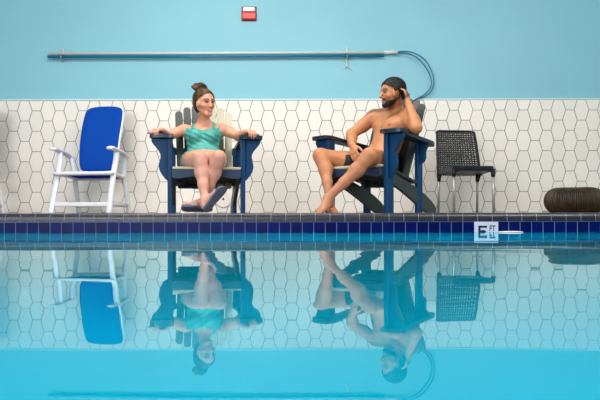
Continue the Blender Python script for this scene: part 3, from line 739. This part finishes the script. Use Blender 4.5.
# ---------------------------------------------------------------- the woman
def build_woman():
    Fd = Field((-1.36, 5.02, .10), (-.24, 6.26, 1.38), RH)
    root = thing('person', 'woman in an aqua swimsuit with a top knot sitting in the left navy chair', 'person', (-.80, 5.75, DK))
    # skeleton (world metres)
    pel = P(204.5, 165, 5.90); pel.z = .555
    chest = P(203.5, 138.5, 6.02); neck = P(205.5, 124.0, 6.06)
    shR = P(184.0, 129.5, 6.05); shL = P(223.5, 129.0, 6.07)
    hc = P(204.4, 103.6, 5.98)
    fwd = Vector((.62, -.76, -.06)).normalized()
    HM = frame(hc, fwd, (-.05, 0, 1)); hs = 1.02
    A = Fd.new()
    # trunk
    TM = frame(chest, Vector((.12, -1, .25)), (0, 0, 1))
    ell(Fd, A, TM, (0, 0, 0), (.140, .095, .135), .03)
    ell(Fd, A, TM, (0, .015, -.11), (.128, .090, .11), .04)
    ell(Fd, A, frame(pel, (.12, -1, .1), (0, 0, 1)), (0, 0, .02), (.182, .115, .105), .05)
    cone(Fd, A, shR+Vector((.02, 0, -.012)), shL+Vector((-.02, 0, -.012)), .046, .046, .05)
    cone(Fd, A, neck+Vector((0, .01, -.03)), neck+Vector((-.02, 0, .02)), .075, .045, .05)
    for s in (-1, 1): ell(Fd, A, TM, (s*.062, .085, -.005), (.056, .050, .056), .025)
    cone(Fd, A, neck+Vector((0, .008, -.02)), hc+Vector((-.012, .018, -.05)), .047, .044, .03)
    torso = A
    total = torso.copy()
    nails = []
    def limb(segs, k=.03, join=.035):
        L = Fd.new()
        for a, b, r1, r2 in segs: cone(Fd, L, a, b, r1, r2, k)
        return L
    # arms
    arms = []
    for side, sh, el, wr, hy, hz in (
        (-1, shR, P(168.0, 136.2, 5.90), P(162.0, 130.4, 5.60), (-.42, -.9, -.06), (-.0, -.1, 1)),
        (1, shL, P(238.5, 136.2, 5.96), P(246.0, 132.3, 5.70), (.62, -.78, -.04), (.0, -.1, 1))):
        L = limb([(sh, sh+(el-sh)*.45, .047, .043), (sh+(el-sh)*.45, el, .043, .036), (el, el+(wr-el)*.35, .036, .036), (el+(wr-el)*.35, wr, .036, .024)], .02)
        M4 = frame(wr, hy, hz)
        hand(Fd, L, M4, -1 if side > 0 else 1, .85, .16, .95, store=nails)
        arms.append(L)
    # legs
    hipR = pel+Vector((-.105, -.02, -.01)); hipL = pel+Vector((.092, -.01, -.01))
    knR = P(200.0, 158.5, 5.47); knL = P(218.8, 157.5, 5.46)
    anR = P(205.0, 199.5, 5.38); anL = P(203.5, 201.5, 5.52)
    legs = []
    for s, hip, kn, an in ((-1, hipR, knR, anR), (1, hipL, knL, anL)):
        d = an-kn; back = Vector((0, .022, 0))
        L = limb([(hip, hip+(kn-hip)*.5, .088, .074), (hip+(kn-hip)*.5, kn, .074, .055), (kn+Vector((0, .01, 0)), kn+d*.12, .052, .050), (kn+d*.10+back*.6, kn+d*.34+back, .050, .054), (kn+d*.34+back, kn+d*.65+back*.5, .054, .038), (kn+d*.65+back*.5, an, .038, .029)], .03)
        ell(Fd, L, Matrix.Translation(kn), (0, -.03, .012), (.036, .026, .036), .02)
        legs.append(L)
    # right foot rests on its heel with the sole turned to the side, left foot crosses behind
    fR = frame(anR+Vector((0, 0, 0)), Vector((.62, -.10, .80)), Vector((-.50, .62, .55)))
    foot(Fd, legs[0], fR, -1, .93)
    fL = frame(anL+Vector((0, 0, .012)), Vector((-.92, -.32, .04)), Vector((.0, .6, 1)))
    foot(Fd, legs[1], fL, -1, .93)
    total = torso
    parts = [smin(torso, legs[0], .04), smin(torso, legs[1], .04), smin(torso, arms[0], .035), smin(torso, arms[1], .035)]
    H = head(Fd, None, HM, .94, .99, hs)
    body = smin(torso, H, .02)
    for q in parts: body = np.minimum(body, q)
    def tone(V):
        C = np.tile(np.array(srgb(206, 146, 118)[:3]), (len(V), 1))
        lz = soft(V[:, 2]-.60, .10)*soft(V[:, 1]-5.75, .1)
        blend(C, lz*.55, srgb(214, 164, 150)[:3])
        face_tone(C, V, HM, hs, srgb(176, 78, 78)[:3], srgb(52, 34, 24)[:3], srgb(50, 34, 22)[:3], .6)
        for p, r in nails: blend(C, soft(np.linalg.norm(V-np.array(p), axis=1)-r, .003), srgb(150, 40, 70)[:3])
        return C
    surface(Fd, body, 'body', M['skin'], root, tone)
    # hair swept up: cap and knot
    L = smin(H-.009, H-.009, 0)
    ell(Fd, L, HM, (0, -.022*hs, .044*hs), (.083*hs, .098*hs, .086*hs), .01)
    ell(Fd, L, HM, (0, -.055*hs, -.015*hs), (.062*hs, .050*hs, .070*hs), .03)
    X = np.meshgrid(*Fd.ax, indexing='ij', sparse=True)
    R = HM.to_3x3(); o = HM.translation
    def co(i): return R[0][i]*(X[0]-o.x)+R[1][i]*(X[1]-o.y)+R[2][i]*(X[2]-o.z)
    yy, zz, xx = co(1)/hs, co(2)/hs, co(0)/hs
    # hairline: the face side of a slanted curved plane is open
    cutp = np.minimum(yy-(.024-.030*np.clip((.02-zz)/.05, 0, 1)), .087-8*xx*xx-zz)
    earw = np.sqrt(((yy-.004)/.022)**2+((zz+.012)/.036)**2); cutp = np.maximum(cutp, np.where(np.abs(xx) > .03, (1-earw)*.03, -1))
    L = np.maximum(L, cutp*.9)
    for c_, r_ in (((.030, -.030, .138), .034), ((-.004, -.030, .143), .036), ((.066, -.030, .128), .026), ((.050, -.045, .152), .026), ((.012, -.050, .158), .028), ((-.026, -.030, .132), .024), ((.020, -.01, .160), .022), ((.082, -.04, .138), .018), ((.0, -.06, .13), .03)):
        ell(Fd, L, HM, tuple(v*hs for v in c_), (r_*hs, r_*hs*.9, r_*hs*.8), .006)
    surface(Fd, L, 'hair', M['hairw'], root)
    # swimsuit: tank top over the trunk, hips too
    S = smin(torso, np.minimum(smin(torso, legs[0], .04), smin(torso, legs[1], .04)), 0)-.007
    Rt = TM.to_3x3(); ot = TM.translation
    def ct(i): return Rt[0][i]*(X[0]-ot.x)+Rt[1][i]*(X[1]-ot.y)+Rt[2][i]*(X[2]-ot.z)
    tx, ty, tz = ct(0), ct(1), ct(2)
    top = tz-(.046+3.2*np.maximum(tx*tx-.0016, 0)+.0*ty)                        # scoop neckline
    strap = np.maximum(np.abs(np.abs(tx)-.088)-.011, tz-.20)
    top = np.minimum(top, strap)
    rp = frame(pel, (.12, -1, .1), (0, 0, 1)); Rp_ = rp.to_3x3(); op = rp.translation
    pxx, pyy = [Rp_[0][i]*(X[0]-op.x)+Rp_[1][i]*(X[1]-op.y)+Rp_[2][i]*(X[2]-op.z) for i in (0, 1)]
    leg = pyy-(.075-.20*np.abs(pxx))
    S = np.maximum(np.maximum(S, top), leg)
    # a loose hem over the lap
    wr_ = .0022*np.sin((X[0]*.5+X[2])*150)
    S = S+wr_
    surface(Fd, S, 'swimsuit', M['teal'], root)
    # slides on the feet
    for f, big in ((fR, -1), (fL, -1)):
        sc = .93; bm = bmesh.new()
        pl = [(-.030, -.055), (-.036, -.02), (-.032, .04), (-.040, .11), (-.044, .145), (-.034, .172), (-.010, .190), (.022, .194), (.042, .180), (.046, .15), (.042, .10), (.032, .04), (.034, -.02), (.028, -.055), (.0, -.074)]
        pl = [(p.x*big*sc, p.y*sc) for p in smooth_curve([(u, v, 0) for u, v in pl], 3, True)]
        add_prism(bm, pl, .020, lambda u, v, w: f @ Vector((u, v, -.098*sc+w))-root.location, .004)
        so = obj('sandal', bm, M['sole'], root)
        bm = bmesh.new(); rows = []
        for j in range(7):
            y = .055+.065*j/6
            rows.append([bm.verts.new(f @ Vector(((.046*math.cos(a))*big*sc+.002*big, y*sc, (-.088+.062*math.sin(a)**.8-.12*(y-.055)*math.sin(a))*sc))-root.location) for a in [PI*i/16 for i in range(17)]])
        for r1, r2 in zip(rows, rows[1:]):
            for i in range(16): bm.faces.new((r1[i], r1[i+1], r2[i+1], r2[i]))
        bmesh.ops.recalc_face_normals(bm, faces=bm.faces[:]); bmesh.ops.solidify(bm, geom=bm.faces[:], thickness=.005)
        obj('strap', bm, M['strap'], so, True)
    return root

# ---------------------------------------------------------------- the man
def build_man():
    Fd = Field((.03, 4.88, .10), (1.06, 6.12, 1.36), RH)
    root = thing('person', 'shirtless man in black swim shorts sitting with one hand behind his ear', 'person', (.55, 5.65, DK))
    pel = Vector((.635, 5.68, .52))
    near = Vector((.60, -.80, 0)); fw = Vector((-.80, -.60, 0))
    neck = P(393.5, 113.0, 5.76); shF = P(375.0, 117.0, 5.90); shN = P(409, 118.5, 5.60)
    chest = P(391.0, 132.0, 5.72)
    hc = P(393.0, 93.8, 5.66); hs = 1.02
    fwd = Vector((-.93, -.36, -.06)).normalized(); HM = frame(hc, fwd, (.04, 0, 1))
    A = Fd.new(); TM = frame(chest, fw+Vector((0, 0, .38)), (0, 0, 1))
    ell(Fd, A, TM, (0, .0, .01), (.170, .110, .135), .04)
    for s in (-1, 1):
        ell(Fd, A, TM, (s*.072, .068, .025), (.075, .042, .055), .03)
        ell(Fd, A, TM, (s*.135, .0, .05), (.055, .06, .06), .04)
    ell(Fd, A, TM, (0, .010, -.13), (.142, .105, .13), .05)
    ell(Fd, A, frame(pel, fw, (0, 0, 1)), (0, .02, .03), (.165, .135, .115), .06)
    cone(Fd, A, shF+Vector((0, 0, -.015)), shN+Vector((0, 0, -.015)), .052, .052, .05)
    cone(Fd, A, neck+Vector((.03, .01, -.03)), neck+Vector((0, 0, .03)), .085, .055, .05)
    for q in (shF, shN): cone(Fd, A, neck+Vector((.02, 0, .02)), q+Vector((0, 0, .012)), .050, .044, .04)
    cone(Fd, A, neck+Vector((.01, .008, -.02)), hc+Vector((.022, .010, -.05)), .058, .055, .03)
    torso = A; nails = []
    def limb(segs, k=.03):
        L = Fd.new()
        for a, b, r1, r2 in segs: cone(Fd, L, a, b, r1, r2, k)
        return L
    def arm(sh, el, wr):
        u = el-sh; f = wr-el
        return limb([(sh, sh+u*.15, .060, .060), (sh+u*.12, sh+u*.5, .056, .053), (sh+u*.5, el, .053, .041), (el, el+f*.3, .042, .044), (el+f*.3, el+f*.75, .044, .032), (el+f*.75, wr, .032, .027)], .025)
    arms = []
    elF = P(351.5, 134.5, 5.84); wrF = P(352.5, 145.5, 5.62)
    L = arm(shF, elF, wrF); hand(Fd, L, frame(wrF, Vector((.12, -.55, -.82)), Vector((-.75, -.55, .35))), -1, .28, .08, 1.03, store=None); arms.append(L)
    elN = P(416.5, 128.0, 5.36); wrN = P(408.5, 103.5, 5.52)
    L = arm(shN, elN, wrN); hand(Fd, L, frame(wrN, Vector((-.10, .25, 1)), Vector((.85, -.5, .1))), 1, .42, .05, 1.0); arms.append(L)
    hipF = pel+Vector((-.054, .072, -.01)); hipN = pel+Vector((.054, -.072, -.01))
    knF = P(320.5, 155.5, 5.60); anF = P(329.5, 199.5, 5.40)
    knN = P(370.0, 155.5, 5.23); anN = P(327.5, 198.5, 5.22)
    legs = []
    for hip, kn, an in ((hipF, knF, anF), (hipN, knN, anN)):
        d = an-kn; side = d.cross(kn-hip).cross(d).normalized()*-1; bk = side*.022
        if bk.dot(hip-kn) < 0: bk = -bk
        L = limb([(hip, hip+(kn-hip)*.5, .090, .076), (hip+(kn-hip)*.5, kn, .076, .056), (kn, kn+d*.13, .053, .049), (kn+d*.10+bk*.5, kn+d*.32+bk, .049, .054), (kn+d*.32+bk, kn+d*.62+bk*.5, .054, .037), (kn+d*.62+bk*.5, an, .037, .032)], .03)
        ell(Fd, L, Matrix.Translation(kn), tuple((-bk*.9)), (.038, .036, .040), .02)
        legs.append(L)
    foot(Fd, legs[0], frame(anF, Vector((.25, -.90, -.30)), Vector((.1, -.35, 1))), 1, .98)
    foot(Fd, legs[1], frame(anN, Vector((-.50, -.80, -.24)), Vector((.1, .0, 1))), -1, .98)
    H = head(Fd, None, HM, 1.08, 1.04, hs)
    body = smin(torso, H, .02)
    for q in arms: body = np.minimum(body, smin(torso, q, .03))
    for q in legs: body = np.minimum(body, smin(torso, q, .04))
    def tone(V):
        C = np.tile(np.array(srgb(186, 124, 82)[:3]), (len(V), 1))
        lz = soft(V[:, 2]-.45, .25); blend(C, lz*.6, srgb(182, 122, 98)[:3])
        T = local(TM, V)
        for s in (-1, 1): blend(C, soft(np.hypot(T[:, 0]-s*.085, T[:, 2]-.005)-.012, .008)*(T[:, 1] > .05), srgb(140, 84, 64)[:3])
        face_tone(C, V, HM, hs, srgb(150, 84, 74)[:3], srgb(18, 14, 12)[:3], srgb(30, 20, 14)[:3], .45)
        Q = local(HM, V)/hs; ax = np.abs(Q[:, 0]); dk = srgb(46, 34, 28)[:3]
        eard = np.hypot((Q[:, 1]+.002)/.021, (Q[:, 2]+.006)/.034)
        blend(C, soft(Q[:, 1]-.026, .006)*soft(-.085-Q[:, 1], .01)*soft(-.060-.7*np.clip(Q[:, 1]+.02, -.1, 0)-Q[:, 2]-0*ax, .02)*soft(Q[:, 2]-.06, .01)*soft(.046-ax, .01)*np.clip((eard-1)*5, 0, 1)*.8*(Q[:, 1] > -.1), dk)
        blend(C, soft(Q[:, 2]+.048-.25*np.clip(.055-Q[:, 1], 0, .06), .014)*soft(-.125-Q[:, 2], .01)*soft(.0-Q[:, 1], .02)*np.clip((np.hypot(Q[:, 0], Q[:, 2]+.060)-.024)*120, 0, 1)*.6, dk)
        blend(C, soft(np.abs(Q[:, 2]+.046+7*ax*ax)-.008, .006)*(Q[:, 1] > .06)*soft(ax-.028, .006)*.75, dk)
        return C
    surface(Fd, body, 'body', M['skin'], root, tone)
    X = np.meshgrid(*Fd.ax, indexing='ij', sparse=True)
    R = HM.to_3x3(); o = HM.translation
    xx, yy, zz = [(R[0][i]*(X[0]-o.x)+R[1][i]*(X[1]-o.y)+R[2][i]*(X[2]-o.z))/hs for i in range(3)]
    L = H-.010; ell(Fd, L, HM, (0, -.016*hs, .044*hs), (.078*hs, .099*hs, .088*hs), .01)
    ell(Fd, L, HM, (0, -.05*hs, -.01*hs), (.066*hs, .055*hs, .06*hs), .03)
    L = np.maximum(L, np.minimum(yy-.030, .075-6*xx*xx-zz))
    L = np.maximum(L, np.clip(.012-.9*np.clip(-.012-yy, 0, .075), -.055, .012)-zz)
    ear = np.sqrt(((yy-.0)/.022)**2+((zz+.006)/.036)**2)
    L = np.maximum(L, np.where(np.abs(xx) > .03, (.85-ear)*.03, -1))
    surface(Fd, L, 'hair', M['hairm'], root)
    # short boxed beard
    B = H-.0022
    lim = np.maximum(zz+.058-.22*np.clip(.055-yy, 0, .06), -(zz+.108+.35*np.clip(.06-yy,-.02,.06)*-1))         # under the cheek line
    lim = np.maximum(lim, .010-yy)
    lim = np.maximum(lim, .024-np.sqrt((xx*.95)**2+(zz+.058)**2)-3*np.clip(.055-yy, 0, 1))
    lim = np.maximum(lim, np.abs(xx)-.09)
    tash = np.maximum(np.abs(zz+.047+9*xx*xx)-.0050, np.maximum(np.abs(xx)-.028, .055-yy))
    surface(Fd, np.maximum(B, np.minimum(lim, tash)), 'beard', M['hairm'], root)
    # shorts
    rp = frame(pel, fw, (0, 0, 1)); Rq = rp.to_3x3(); oq = rp.translation
    py_, pz_ = [Rq[0][i]*(X[0]-oq.x)+Rq[1][i]*(X[1]-oq.y)+Rq[2][i]*(X[2]-oq.z) for i in (1, 2)]
    S = np.minimum(smin(torso, legs[0], .04), smin(torso, legs[1], .04))-.009
    dF = (knF-hipF).normalized(); dN = (knN-hipN).normalized()
    hemF = (X[0]-hipF.x)*dF.x+(X[1]-hipF.y)*dF.y+(X[2]-hipF.z)*dF.z-.265
    hemN = (X[0]-hipN.x)*dN.x+(X[1]-hipN.y)*dN.y+(X[2]-hipN.z)*dN.z-.16
    S1 = np.maximum(np.maximum(smin(torso, legs[0], .04)-.009, hemF), np.maximum(pz_-.075, hemN-.03)); S2 = np.maximum(np.maximum(smin(torso, legs[1], .04)-.009, hemN), pz_-.075)
    S2 = np.maximum(S2, hemF+.06)
    surface(Fd, np.minimum(S1, S2), 'shorts', M['shorts'], root)
    # thin chain with a pendant
    pts = []
    for a, b in ((-.055, .115), (-.048, .095), (-.03, .06), (-.012, .02), (0, -.005), (.012, .02), (.03, .06), (.048, .095), (.055, .115)):
        p = TM @ Vector((a, .16, b)); d = (TM.to_3x3() @ Vector((0, 1, 0)))
        # slide the point back on to the skin
        for _ in range(60):
            i = [int(round((p[j]-Fd.lo[j])/RH)) for j in range(3)]
            if body[i[0], i[1], i[2]] < .004: break
            p = p-d*.003
        pts.append(p+d*.002-root.location)
    n = obj('necklace', tube(smooth_curve(pts, 4), .0016, 6), M['gold'], root, True)
    bm = bmesh.new(); bmesh.ops.create_uvsphere(bm, u_segments=12, v_segments=8, radius=.006, matrix=Matrix.Translation(pts[4]))
    obj('pendant', bm, M['gold'], n, True)
    return root
build_woman()
build_man()
